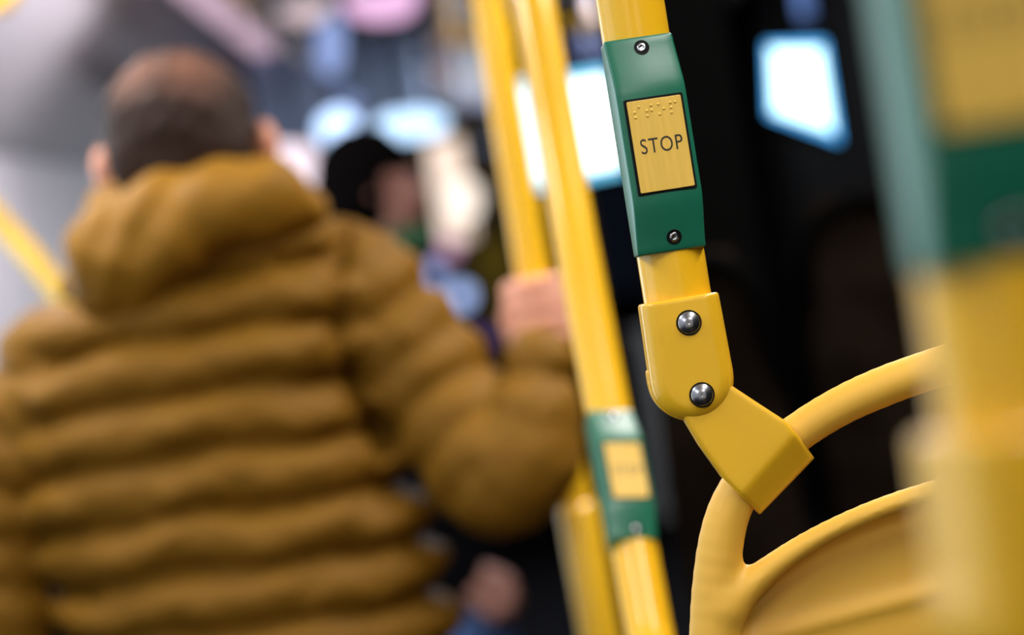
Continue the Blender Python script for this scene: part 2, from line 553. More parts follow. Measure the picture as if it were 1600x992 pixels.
def housing(parent, centre, axis_up, viewdir, rot_deg, text=True):
    """green stop button housing round a pole; centre world, axis_up unit, viewdir unit towards the viewer"""
    z = axis_up.normalized()
    viewdir = (Vector((0, 0, 1.55)) - centre).normalized()     # it faces the rear of the aisle
    y = (viewdir - z * viewdir.dot(z)).normalized()
    x = y.cross(z)
    a = -math.radians(rot_deg)
    y2 = y * math.cos(a) + x * math.sin(a)
    x2 = y2.cross(z)
    H = Matrix((x2, y2, z)).transposed().to_4x4() @ Matrix.Scale(0.001, 4)
    H.translation = centre
    V, F = [], []
    ws = [-54, -50, -45, -40, -35, -31, -28, -25, -15, 0, 15, 25, 28, 31, 35, 40, 45, 50, 54]
    for w in ws:
        _, _, pts = section(prof(w))
        V += [(p[0], p[1], w) for p in pts]
    n = 24
    for i in range(len(ws) - 1):
        for k in range(n):
            k2 = (k + 1) % n
            F.append((i * n + k, (i + 1) * n + k, (i + 1) * n + k2, i * n + k2))
    F.append(tuple(range(n))); F.append(tuple(reversed([(len(ws) - 1) * n + k for k in range(n)])))
    hs = link('button_housing', mesh_of(V, F, H), M_green, parent)
    bm = bmesh.new(); bm.from_mesh(hs.data); bmesh.ops.recalc_face_normals(bm, faces=bm.faces); bm.to_mesh(hs.data); bm.free()
    hs['label'] = 'green plastic housing wrapped round the pole'
    bevel(hs, 0.0011, 3, 32)
    # frame, button
    FP = H @ face_point(0, 0) @ Matrix.Translation((0, -0.8, 0))
    def rrect(hx, hy, r, n=5):
        pts = []
        for (cx, cy, a0) in ((hx - r, hy - r, 0), (-hx + r, hy - r, 90), (-hx + r, -hy + r, 180), (hx - r, -hy + r, 270)):
            for k in range(n + 1):
                an = math.radians(a0 + 90 * k / n)
                pts.append((cx + r * math.cos(an), cy + r * math.sin(an)))
        return pts
    def plate(name, hx, hy, r, z0, z1, mt, bev, crown=0.0, off=(0.3, 0)):
        pts = rrect(hx, hy, r)
        V = [(p[0] + off[0], p[1] + off[1], z0) for p in pts] + [(p[0] + off[0], p[1] + off[1], z1) for p in pts]
        k = len(pts)
        F = [tuple(reversed(range(k))), tuple(range(k, 2 * k))] + [(i, (i + 1) % k, k + (i + 1) % k, k + i) for i in range(k)]
        o = link(name, mesh_of(V, F, FP), mt, hs, smooth=False)
        if bev: bevel(o, bev, 2)
        return o
    plate('button_surround', 15.1, 24.0, 0.8, -3.0, 0.10, M_black, 0.0)
    plate('inner_rim', 14.5, 23.5, 0.8, -3.0, 0.30, M_black, 0.0001)
    plate('stop_button', 13.85, 22.8, 0.7, -3.0, 0.95, M_button, 0.0002)
    if text:
        cu = bpy.data.curves.new('t', 'FONT'); cu.body = 'STOP'; cu.size = 10.7; cu.extrude = 0.03
        cu.align_x = 'CENTER'; cu.align_y = 'CENTER'; cu.space_character = 1.12; cu.offset = 0.0
        to = bpy.data.objects.new('t', cu); COL.objects.link(to)
        bpy.context.view_layer.update()
        me = bpy.data.meshes.new_from_object(to.evaluated_get(bpy.context.evaluated_depsgraph_get()))
        bpy.data.objects.remove(to)
        me.transform(FP @ Matrix.Translation((0.6, -0.6, 0.97)) @ Matrix.Scale(0.80, 4, (1, 0, 0)))
        link('stop_lettering', me, M_ink, hs, smooth=False)
        # raised braille s t o p
        VV, FF = [], []
        cells = ((2, 3, 4), (2, 3, 4, 5), (1, 3, 5), (1, 2, 3, 4))
        for ci, cell in enumerate(cells):
            for d in cell:
                bx = -10.6 + ci * 6.2 + (2.5 if d > 3 else 0)
                by = 19.6 - ((d - 1) % 3) * 2.5
                v, f = lathe_geo([(0.80, -0.1), (0.78, 0.08), (0.62, 0.30), (0.35, 0.46), (0.05, 0.52)], FP @ Matrix.Translation((bx + 0.3, by, 0.95)), 16)
                FF += [tuple(i + len(VV) for i in ff) for ff in f]; VV += v
        link('braille_dots', mesh_of(VV, FF), M_button, hs)
    for w, lx in ((48.3, 0.6), (-47.0, 1.6)):
        SP = H @ face_point(w, 0) @ Matrix.Translation((lx, 0, -0.05))
        # recess ring, screw head with a six-lobed socket
        v, f = lathe_geo([(3.85, -0.4), (3.85, 0.28), (3.5, 0.26), (3.2, 0.12)], SP, 40)
        rc = link('screw_recess', mesh_of(v, f), M_black, hs)
        bm = bmesh.new()
        ring0 = []
        for rr, hh in ((2.45, 0.0), (2.4, 0.35), (2.1, 0.6), (1.5, 0.7)):
            ring0.append([bm.verts.new((rr * math.cos(2 * math.pi * k / 36), rr * math.sin(2 * math.pi * k / 36), hh)) for k in range(36)])
        star = []
        for hh in (0.70, 0.05):
            star.append([bm.verts.new(((1.25 + 0.28 * math.cos(6 * 2 * math.pi * k / 36)) * math.cos(2 * math.pi * k / 36),
                                       (1.25 + 0.28 * math.cos(6 * 2 * math.pi * k / 36)) * math.sin(2 * math.pi * k / 36), hh)) for k in range(36)])
        rings = ring0 + star
        for a_, b_ in zip(rings[:-1], rings[1:]):
            for k in range(36):
                bm.faces.new((a_[k], a_[(k + 1) % 36], b_[(k + 1) % 36], b_[k]))
        pin = bm.verts.new((0, 0, 0.55))
        for k in range(36): bm.faces.new((rings[-1][k], rings[-1][(k + 1) % 36], pin))
        me = bpy.data.meshes.new('mesh'); bm.to_mesh(me); bm.free(); me.transform(SP)
        link('screw', me, M_screw, hs)
    return hs


# ------------------------------------------------------------------ pivoting pole foot: sleeve, hinge arm, rivets
def fc(px, py):          # photo pixel -> focus plane pixels from the centre
    return (px - 800.0, py - 496.0)


FR = frame_at(1.22)
AX0 = fc(984.0, 0.0)
AX1 = fc(1058.6, 466.0)
ADIR = np.array(AX1) - np.array(AX0); ADIR /= np.linalg.norm(ADIR)
APER = np.array([ADIR[1], -ADIR[0]])       # to the image right


SGN = 1.0


def sleeve_sdf(front=True):
    c0 = np.array(AX1); c1 = np.array(fc(1079.5, 592))
    d = c1 - c0; L = np.linalg.norm(d); dn = d / L
    def fn(X, Y, Z):
        a = (X - c0[0]) * dn[0] + (Y - c0[1]) * dn[1]
        b = (X - c0[0]) * dn[1] - (Y - c0[1]) * dn[0]
        if not front: b = b + SGN * 3.0
        hw = 61.5 + 3.0 * np.clip(a / L, 0, 1)
        d2 = np.where(a < L, np.abs(b) - hw, np.sqrt((a - L) ** 2 + b ** 2) - 64.0)
        r = 26.0
        hz = 60.0 - 6 * np.clip((a - 40) / L, 0, 1.5)
        q1 = d2 + r; q2 = np.abs(Z) - hz + r
        e = np.sqrt(np.maximum(q1, 0) ** 2 + np.maximum(q2, 0) ** 2) + np.minimum(np.maximum(q1, q2), 0) - r
        if front:
            return smax(e, -a, 5.0)
        e = smax(e, -(a - 104), 3.0)
        return smax(e, Z - 26, 3.0)
    return fn


def arm_sdf():
    poly = [fc(*p) for p in ((1048, 596), (1062, 645), (1093, 697), (1128, 746), (1158, 777), (1187, 804),
                             (1273, 716), (1249, 685), (1222, 655), (1182, 629), (1138, 600), (1100, 585))]
    c0 = np.array(fc(1157, 768)); c1 = np.array(fc(1236, 678))
    e = (c1 - c0) / np.linalg.norm(c1 - c0); nrm = np.array([-e[1], e[0]])
    if nrm[0] < 0: nrm = -nrm
    if nrm @ (np.array(fc(1230, 760)) - c0) < 0: nrm = -nrm
    def fn(X, Y, Z):
        d2 = poly_sdf(X, Y, poly)
        s = (X - c0[0]) * nrm[0] + (Y - c0[1]) * nrm[1]
        zf = 43.0 - (0.5 * (s + np.sqrt(s ** 2 + 40)) - 3.1) * 0.72
        e1 = smax(Z - zf, -42.0 - Z, 4)
        return smax(d2, e1, 9.0)
    return fn


def make_rivet(parent, m4):
    v, f = lathe_geo([(6.35, -2.0), (6.35, 0.25), (6.0, 0.35), (5.75, 0.2)], m4, 48)
    w = link('rivet', mesh_of(*lathe_geo([(5.6, -1.0), (5.6, 0.6), (5.35, 1.15), (4.9, 1.45), (2.6, 2.1), (0.9, 2.55), (0.75, 2.5), (0.05, 2.45)], m4, 64)), M_steel, parent)
    link('gap_ring', mesh_of(v, f), M_black, w)
    return w


def pole_foot(parent, X4=Matrix.Identity(4)):
    """X4 moves the foot built in the plane of focus onto another pole"""
    F4 = X4 @ FR
    lo = np.array(fc(970, 440)); hi = np.array(fc(1165, 675))
    g1 = sdf_geo(sleeve_sdf(True), (lo[0], lo[1], -72), (hi[0], hi[1], 72), 2.6)
    g2 = sdf_geo(sleeve_sdf(False), (lo[0], lo[1], -72), (hi[0], hi[1], 40), 2.6)
    sl = sdf_obj('pole_sleeve', [g1, g2], SPX, F4, M_brk, parent, relax=1)
    lo = np.array(fc(1030, 570)); hi = np.array(fc(1290, 820))
    g = sdf_geo(arm_sdf(), (lo[0], lo[1], -55), (hi[0], hi[1], 58), 2.2)
    ar = sdf_obj('hinge_arm', [g], SPX, F4, M_brk, parent, relax=1)
    for (px, py, zz) in ((1072, 504, 60.0), (1092.5, 615, 55.2)):
        x, y = fc(px, py)
        m4 = F4 @ Matrix.Translation((x * SPX, -y * SPX, zz * SPX)) @ Matrix.Scale(0.001, 4)
        make_rivet(sl, m4)
    return sl, ar


# the pole in focus
def along(t, z=0.0):       # point on the main pole axis, t = photo pixel row
    x = 984.0 + (1058.6 - 984.0) * t / 466.0
    return P(x, t, 1.22)


top = along(0); bot = along(466)
ax = (top - bot).normalized()
base = along(560)
tpt = bot + ax * ((CEIL_Z - bot.z) / ax.z)
g_p = 'yellow grab poles with green stop buttons'
pm = empty('grab_pole', base, 'sharp yellow grab pole with green STOP button housing and riveted foot on the seat handle', 'grab pole', g_p)
V, F = tube_geo([along(540), along(466), along(0), tpt], 0.01715, 96)
link('pole_tube', mesh_of(V, F), M_pole, pm)
housing(pm, along(229), ax, -FW, 0)
pole_foot(pm)
v, f = lathe_geo([(0.03, -0.004), (0.03, 0.004), (0.022, 0.012), (0.0175, 0.02)], Matrix.Translation(tpt) @ Matrix.Rotation(math.pi, 4, 'X'), 40)
link('ceiling_flange', mesh_of(v, f), M_brk, pm)


# ------------------------------------------------------------------ yellow seat back in focus
def seat_xy(px, py):
    """photo pixel -> upright seat coordinates (pixels, y down)"""
    vx, vy = px - 800.0, -(py - 496.0)
    c, s = math.cos(ROLL), math.sin(ROLL)
    return (c * vx + s * vy, -(-s * vx + c * vy))


FS = Matrix((_R0, _U0, -FW)).transposed().to_4x4()
FS.translation = CAM + FW * 1.22
XC = seat_xy(1745, 480)[0]


def seat_pts(l):
    return [(*seat_xy(p[0], p[1]), p[2], p[3]) for p in l]


ARCH = [tuple(q) for q in catmull(seat_pts([(1118, 1000, 0, 41), (1119, 925, 0, 38), (1127, 845, 0, 35), (1145, 785, 0, 33), (1180, 732, 0, 31),
                  (1245, 677, 0, 30), (1310, 636, 0, 30), (1375, 606, 0, 31), (1440, 582, 0, 31), (1500, 563, 0, 32)]), 3)]
ap = ARCH[-1]
ARCH += [(XC - 150, ap[1] - 16, 0, 32), (XC - 75, ap[1] - 27, 0, 33), (XC, ap[1] - 30, 0, 33)]
BAR = [tuple(q) for q in catmull(seat_pts([(1140, 948, 2, 30), (1170, 915, 4, 24), (1213, 879, 6, 19), (1258, 849, 6, 17), (1310, 821, 6, 16), (1368, 796, 6, 16), (1425, 776, 6, 16), (1485, 758, 6, 16)]), 3)]
bp = BAR[-1]
BAR += [(XC - 150, bp[1] - 17, 6, 16), (XC - 75, bp[1] - 28, 6, 16), (XC, bp[1] - 31, 6, 16)]
sx0, sy0 = seat_xy(1118, 1000)
ARCH = [(sx0 + 18, sy0 + 1250, 10, 40), (sx0 + 2, sy0 + 700, 6, 42), (sx0 - 6, sy0 + 250, 0, 42)] + ARCH


def seat_fn(X, Y, Z):
    Xm = XC - np.abs(X - XC)
    # a tube with a soft ridge: depth is a little flattened
    a = chain(Xm, Y, Z * 1.0, ARCH, 3)
    r = np.abs(Z - 0) * 0
    b = chain(Xm, Y, Z * 0.8, BAR, 3)
    d = smin(a, b, 22)
    # shell of the back, dished between the rims
    poly = [(p[0], p[1]) for p in BAR[2:]] + [(XC + 5, BAR[-1][1]), (XC + 5, sy0 + 1240), (sx0 + 25, sy0 + 1240), (sx0 + 5, sy0 + 100)]
    d2 = poly_sdf(Xm, Y, poly)
    dep = -44 + 9 * np.exp(-((d2 + 8) / 14.0) ** 2)
    # soft diagonal rib across the recess
    ly = Y - (bp[1] + 128) + (XC - Xm) * -0.10
    dep = dep + 9 * np.exp(-(ly / 16.0) ** 2) + 10 * (1 / (1 + np.exp(-ly / 16.0)))
    pl = smax(d2, np.abs(Z - dep) - 7, 5)
    return smin(d, pl, 13)


seat = empty('bus_seat', FS @ Vector((XC * SPX, -(sy0 + 1900) * SPX, -0.1)), 'yellow plastic seat back with a curved grab handle, clamped to the sharp pole', 'seat')
lo = (sx0 - 90, BAR[-1][1] - 250, -62); hi = (2 * XC - sx0 + 90, sy0 + 1280, 58)
sb = sdf_obj('seat_back', [sdf_geo(seat_fn, lo, hi, 6.0)], SPX, FS, M_seat, seat, relax=2)
seat.location.z = 0.26
bpy.context.view_layer.update()
sb.matrix_parent_inverse = world_of(seat).inverted()
cbase = FS @ Vector((XC * SPX, -(sy0 + 1180) * SPX, 0))
q = [(cbase.x - 0.20, cbase.x + 0.20, cbase.y + 0.0, cbase.y + 0.40, cbase.z - 0.07, cbase.z + 0.0)]
boxes('seat_pan', M_seat, q, seat, bev=0.03, smooth=True)
boxes('pedestal', M_black, [(cbase.x - 0.05, cbase.x + 0.05, cbase.y + 0.1, cbase.y + 0.3, 0.262, cbase.z - 0.06)], seat, bev=0.01)

# ------------------------------------------------------------------ out-of-focus poles
# the near pole at the right edge of the photo
NA, NB = P(1529, 300, 0.55), P(1590, 700, 0.55)
nax = (NA - NB).normalized()


def on_near(row):
    return NB + (NA - NB) * ((700 - row) / 400.0)


npole = empty('grab_pole', on_near(1100), 'thick blurred yellow pole with green stop button at the right edge, nearest of all', 'grab pole', g_p)
nt_ = NA + nax * ((CEIL_Z - NA.z) / nax.z)
V, F = tube_geo([on_near(900), on_near(700), NA, nt_], 0.01715, 64)
link('pole_tube', mesh_of(V, F), M_pole, npole)
c_near = on_near(412) + nax * 0.054
housing(npole, c_near, nax, -FW, 8, text=True)
sh = on_near(662) - along(466)
near_rot = Matrix.Translation(on_near(662)) @ Matrix.Rotation(math.radians(16), 4, nax) @ ax.rotation_difference(nax).to_matrix().to_4x4() @ Matrix.Translation(-along(466))
pole_foot(npole, near_rot)
# rail that carries the near pole, running on down to the platform
fp = near_rot @ (FR @ Vector(((1230 - 800) * SPX, -(760 - 496) * SPX, 0)))
V, F = tube_geo([fp + Vector((-0.05, 0, -0.02)), fp + Vector((0.0, 0, -0.002)), fp + Vector((0.05, 0, -0.02)), fp + Vector((0.08, 0, -0.08)), Vector((fp.x + 0.085, fp.y, 0.26))], 0.0095, 24)
rail = link('seat_rail', mesh_of(V, F), M_seat)
tag(recentre(rail), 'yellow rail holding the foot of the thick pole at the right edge', 'rail')

# the middle pole with its own stop button
mid_px = [(817, -100, 2.05), (834, 0, 2.01), (869, 200, 1.96), (904, 400, 1.90), (950, 640, 1.84), (984, 820, 1.79), (1014, 982, 1.75), (1040, 1110, 1.72)]
mp_pts = [P(*q) for q in mid_px]
mpole = empty('grab_pole', (mp_pts[-1].x + 0.06, mp_pts[-1].y - 0.05, 0.26 if mp_pts[-1].y < 1.75 else 0.0), 'blurred yellow pole with a low green stop button in front of the raised hand', 'grab pole', g_p)
tp = mp_pts[0] + Vector((-0.01, 0.02, 0.12)); tp2 = Vector((tp.x, tp.y, CEIL_Z))
bt = mp_pts[-1] + Vector((0.01, -0.035, -0.18)); bt2 = Vector((bt.x, bt.y, 0.26))
cl = [bt2, bt] + list(reversed(mp_pts)) + [tp, tp2]
cl = [Vector(q) for q in catmull(cl, 6)]
V, F = tube_geo(cl, 0.0172, 48)
link('pole_tube', mesh_of(V, F), M_pole, mpole)
mc = P(969, 757, 1.808); ma = (P(950, 640, 1.84) - P(984, 820, 1.79)).normalized()
housing(mpole, mc, ma, -FW, 7, text=True)

# the far pole the man holds
far_px = [(752, -60, 2.5), (762, 0, 2.5), (779, 100, 2.5), (812, 300, 2.5), (828, 400, 2.5), (845, 500, 2.5), (912, 850, 2.5), (937, 992, 2.5)]
fpts = [P(*q) for q in far_px]
d_ = (fpts[-1] - fpts[-2]).normalized()
fb = fpts[-1] + Vector((0.0, 0, -fpts[-1].z)); ft = Vector((fpts[0].x, fpts[0].y, CEIL_Z))
fpole = empty('grab_pole', fb, 'blurred yellow pole gripped by the man in the ochre jacket', 'grab pole')
V, F = tube_geo([fb] + list(reversed(fpts)) + [ft], 0.0172, 40)
link('pole_tube', mesh_of(V, F), M_pole, fpole)
V, F = tube_geo([fpts[-1] + d_ * 0.3, fpts[-1], P(903, 800, 2.5), P(900, 785, 2.5)], [0.0208, 0.0208, 0.0208, 0.018], 40)
link('pole_sleeve', mesh_of(V, F), M_brk, fpole)

# ------------------------------------------------------------------ the man in the ochre jacket
UM = 2.5 / FPX
FM = frame_at(2.5)


def mp(px, py, z, r):
    return (px - 800.0, py - 496.0, z, r)


def mxy(l):
    return [(a - 800.0, b - 496.0) for a, b in l]


cR, sR = math.cos(ROLL), math.sin(ROLL)


def wob(X, Y, Z, f=1.0):
    return (np.sin(X * 0.021 * f + 1.3 * np.sin(Y * 0.013 * f)) + np.sin(Y * 0.027 * f + 1.7 * np.sin(X * 0.017 * f + 2)) + np.sin(Z * 0.03 * f + X * 0.011 * f)) / 3


def puff(u):
    return (np.abs(np.sin(np.pi * u)) + 1e-4) ** 0.62


TORSO = mxy([(232, 385), (420, 345), (540, 372), (590, 430), (598, 520), (585, 610), (625, 720), (662, 830), (690, 940), (715, 1080),
             (745, 1230), (765, 1400), (560, 1440), (330, 1475), (255, 1300), (190, 1130), (125, 960), (72, 830), (38, 710), (28, 610), (50, 540), (95, 480), (150, 440)])


def torso_fn(X, Y, Z, pad=0.0, quilt=True):
    d2 = poly_sdf(X, Y, TORSO) + 0.0
    Wd, H = 265.0, 165.0
    f = (np.sqrt((Z / (H - pad)) ** 2 + (np.maximum(Wd + d2 + pad, 0) / Wd) ** 2) - 1) * 165
    if quilt:
        vv = 0.172 * X + cR * Y - 0.00008 * (X + 200) * np.abs(X + 200) * 0.5    # bands run level round the body
        vv = vv + 6 * np.sin(X * 0.012 + 1) + 4 * np.sin(X * 0.03 + Y * 0.01)
        f = f - 38 * puff((vv - 38) / 89.0) - 8 * wob(X, Y, Z, 1.6) - 3 * wob(X + 40, Y * 1.3, Z, 3.6) + 17
    return f


RARM = [mp(560, 455, -5, 92), mp(600, 500, 0, 94), mp(665, 585, 5, 92), mp(735, 680, 40, 95), mp(782, 740, 72, 96), mp(815, 705, 90, 80), mp(834, 640, 86, 62), mp(841, 588, 78, 50), mp(842, 566, 76, 47)]
LARM = [mp(92, 560, -10, 84), mp(22, 690, -10, 88), mp(-12, 830, -5, 90), mp(-12, 960, 0, 88), mp(15, 1090, 8, 82), mp(60, 1240, 10, 72), mp(98, 1370, 10, 58)]


def jacket_fn(X, Y, Z):
    t = torso_fn(X, Y, Z)
    q = lambda a: 27 * puff(a / 80.0 + 0.25) - 15
    w = 5 * wob(X, Y, Z, 1.8) + 2.5 * wob(X, Y, Z, 4.0)
    ra = chain(X, Y, Z, RARM, 12, q) - w
    la = chain(X, Y, Z, LARM, 14, q) - w
    # raised collar under the hood
    col = chain(X, Y, Z * 0.8, [mp(195, 400, -50, 68), mp(290, 355, -40, 78), mp(400, 330, -55, 66)], 10)
    seam = mxy([(540, 345), (530, 440), (536, 540), (562, 620), (606, 700)])
    sd = None
    for (ax_, ay_), (bx_, by_) in zip(seam[:-1], seam[1:]):
        ex, ey = bx_ - ax_, by_ - ay_
        tt = np.clip(((X - ax_) * ex + (Y - ay_) * ey) / (ex * ex + ey * ey), 0, 1)
        q_ = (X - ax_ - tt * ex) ** 2 + (Y - ay_ - tt * ey) ** 2
        sd = q_ if sd is None else np.minimum(sd, q_)
    d = smin(t, ra, 10) + 20 * np.exp(-sd / 190.0) * (Z > 0)
    d = smin(d, la, 8)
    return smin(d, col, 25)


def hood_fn(X, Y, Z):
    b = chain(X, Y, Z * 0.85, [mp(196, 450, 84, 66), mp(212, 408, 92, 90), mp(270, 362, 98, 84), mp(350, 326, 98, 70), mp(430, 316, 82, 62), mp(482, 330, 62, 36)], 22)
    # soft fold down the middle and wrinkles
    wr = 12 * np.exp(-(((X + 505) * 0.9 + (Y + 200) * 0.45) / 26.0) ** 2) + 9 * np.exp(-(((X + 590) * 0.9 + (Y + 160) * 0.3) / 20.0) ** 2)
    up = chain(X, Y, Z * 0.85, [mp(175, 330, 5, 42), mp(250, 290, 20, 42), mp(330, 296, 28, 34), mp(395, 280, 18, 40)], 14)
    return smin(b, up, 26) + wr * (Z > 20) - 5 * wob(X, Y, Z, 2.2)


man = empty('person', FM @ Vector((0, 0, 0)), 'man seen from behind in an ochre quilted jacket with a hood, holding the far pole', 'person')
HIPC = FM @ Vector(((470 - 800) * UM, -(1330 - 496) * UM, 0))
man.location = (HIPC.x, HIPC.y, 0)


def wp(v):
    """world point -> man pixel coordinates"""
    l = FM.inverted() @ v
    return (l.x / UM, -l.y / UM, l.z / UM)


hipL = HIPC + Vector((-0.10, 0, 0)); hipR = HIPC + Vector((0.10, 0, 0))
kneeL = Vector((hipL.x - 0.02, hipL.y + 0.03, 0.50)); kneeR = Vector((hipR.x + 0.03, hipR.y + 0.03, 0.50))
footL = Vector((hipL.x - 0.04, hipL.y - 0.01, 0.09)); footR = Vector((hipR.x + 0.05, hipR.y - 0.01, 0.09))


def body_fn(X, Y, Z):
    d = torso_fn(X, Y, Z, 55, False) + 50
    d = smin(d, chain(X, Y, Z, [mp(290, 560, -10, 90), mp(292, 380, -25, 80), mp(285, 285, -30, 76)], 10), 30)
    d = smin(d, chain(X, Y, Z, [(p[0], p[1], p[2], max(p[3] * 0.55, 32)) for p in RARM], 8), 20)
    d = smin(d, chain(X, Y, Z, [(p[0], p[1], p[2], max(p[3] * 0.55, 34)) for p in LARM] + [mp(112, 1420, 8, 32)], 8), 20)
    for h, k, ft_ in ((hipL, kneeL, footL), (hipR, kneeR, footR)):
        d = smin(d, chain(X, Y, Z, [(*wp(h), 110), (*wp(k), 72), (*wp(ft_), 50)], 10), 25)
    return d


def head_fn(X, Y, Z):
    cx, cy = 280 - 800, 193 - 496
    # head axes follow the upright of the world
    u = (X - cx) * cR - (Y - cy) * sR
    v = (X - cx) * sR + (Y - cy) * cR
    sk = (np.sqrt((u / 108) ** 2 + (v / 112) ** 2 + ((Z + 12) / 138) ** 2) - 1) * 108
    jaw = (np.sqrt((u / 84) ** 2 + ((v - 85) / 88) ** 2 + ((Z + 62) / 88) ** 2) - 1) * 84
    d = smin(sk, jaw, 30)
    nose = chain(u, v, Z, [(0, 10, -138, 8), (0, 45, -166, 14)], 5)
    d = smin(d, nose, 12)
    brow = chain(u, v, Z, [(-50, 0, -125, 12), (50, 0, -125, 12)], 5)
    d = smin(d, brow, 14)
    for sx in (-1, 1):
        eye = np.sqrt((u - sx * 36) ** 2 + (v - 22) ** 2 + (Z + 140) ** 2) - 16
        d = smax(d, -eye, 8)
        d = smin(d, np.sqrt((u - sx * 36) ** 2 + (v - 22) ** 2 + (Z + 124) ** 2) - 14, 3)
        ear = (np.sqrt(((u - sx * 129) / 19) ** 2 + ((v - 50) / 36) ** 2 + ((Z + 5 + 10) / 24) ** 2) - 1) * 19
        dish = np.sqrt(((u - sx * 132)) ** 2 + (v - 46) ** 2 + (Z + 34) ** 2) - 14
        d = smin(d, smax(ear, -dish, 5), 8)
    lips = chain(u, v, Z, [(-26, 82, -142, 7), (0, 80, -150, 9), (26, 82, -142, 7)], 5)
    d = smin(d, lips, 6)
    neck = chain(X, Y, Z, [mp(290, 560, -10, 85), mp(292, 380, -25, 80), mp(285, 260, -28, 78)], 10)
    return smin(d, neck, 22)


def hair_fn(X, Y, Z):
    cx, cy = 280 - 800, 193 - 496
    u = (X - cx) * cR - (Y - cy) * sR
    v = (X - cx) * sR + (Y - cy) * cR
    wv = 2.5 * np.sin(X * 0.15 + 3 * np.sin(Y * 0.06)) + 2.0 * np.sin(Y * 0.12 + Z * 0.1)
    sk = (np.sqrt((u / 119) ** 2 + (v / 116) ** 2 + ((Z + 8) / 148) ** 2) - 1) * 118 + wv * 0.6
    lowb = chain(u, v, Z, [(-62, 52, 50, 52), (0, 66, 62, 52), (62, 52, 50, 52)], 20)
    sk = smin(sk, lowb, 25)
    cut = smax(-(Z + 75), v - 98 - 0.0 * Z, 12)        # hairline in front, nape below
    ear = 30 - np.sqrt((u / 1.0) ** 2 * 0 + (v - 60) ** 2 + (Z + 20) ** 2)
    sidecut = np.where(np.abs(u) > 88, ear, -50)
    return smax(smax(sk, cut, 8), np.where(np.abs(u) > 80, ear + 4, -40), 6)


def hand_geo(c, pole_dir):
    """right hand closed round the far pole: c pole centre in man pixels"""
    cx, cy = c
    def fn(X, Y, Z):
        dx, dy = 0.165, 0.986
        # pole-aligned coordinates: s across, t along downwards
        s = (X - cx) * dy - (Y - cy) * dx
        t = (X - cx) * dx + (Y - cy) * dy
        palm = (np.sqrt(((s + 24) / 34) ** 2 + ((t + 4) / 60) ** 2 + ((Z - 24) / 26) ** 2) - 1) * 26
        wrist = chain(s, t, Z, [(-22, 30, 24, 28), (-16, 70, 50, 29), (-10, 125, 74, 30)], 6)
        d = smin(palm, wrist, 16)
        for i, (tt, r, extra) in enumerate(((-48, 13.5, 8), (-20, 14.5, 0), (8, 14, -4), (33, 12.5, -14))):
            pts = []
            for a in (160, 115, 70, 25, -20 + extra * 0.5, -55 + extra):
                rad = 27 + r + 1.5
                pts.append((rad * math.cos(math.radians(a)), tt, rad * math.sin(math.radians(a)), r if a > -30 else r * 0.85))
            pts[0] = (-40, tt, 18, r)
            d = smin(d, chain(s, t, Z, pts, 3), 5)
        th = chain(s, t, Z, [(-42, 30, 10, 17), (-46, -5, -12, 16), (-30, -26, -34, 14), (-6, -32, -42, 13), (12, -34, -40, 11)], 4)
        return smin(d, th, 8)
    return sdf_geo(fn, (cx - 95, cy - 95, -75), (cx + 85, cy + 150, 115), 3.0)


def lefthand_geo():
    def fn(X, Y, Z):
        x = X - (112 - 800); y = Y - (1430 - 496)
        d = chain(x, y, Z, [(0, -60, 8, 32), (4, 0, 8, 33), (10, 30, 8, 36), (16, 80, 8, 34)], 8)
        d = smax(d, np.abs(Z - 8) - 22, 8)
        for i, (ox, L, r) in enumerate(((-22, 70, 11.5), (3, 84, 12), (27, 80, 12), (48, 60, 10.5))):
            d = smin(d, chain(x, y, Z, [(ox + 4, 85, 8, r + 1), (ox + 8, 85 + L * 0.5, 2, r), (ox + 8, 85 + L * 0.8, -10, r * 0.95), (ox + 6, 85 + L, -24, r * 0.85)], 2), 4)
        return smin(d, chain(x, y, Z, [(-22, 30, 4, 17), (-48, 62, -4, 14), (-54, 92, -12, 12)], 3), 8)
    return sdf_geo(fn, (50 - 800, 1360 - 496, -60), (220 - 800, 1640 - 496, 60), 5.0)


zmin = wp(Vector((HIPC.x, HIPC.y, 0.05)))
gb = sdf_geo(body_fn, (-880, -260, -230), (330, zmin[1] + 60, 260), 14.0)
gh = sdf_geo(head_fn, (-700, -450, -200), (-360, 60, 150), 5.0)
sdf_obj('body', [gb, gh, hand_geo((845 - 800 - 2, 500 - 496 - 5), None), lefthand_geo()], UM, FM, M_skin, man, relax=1)

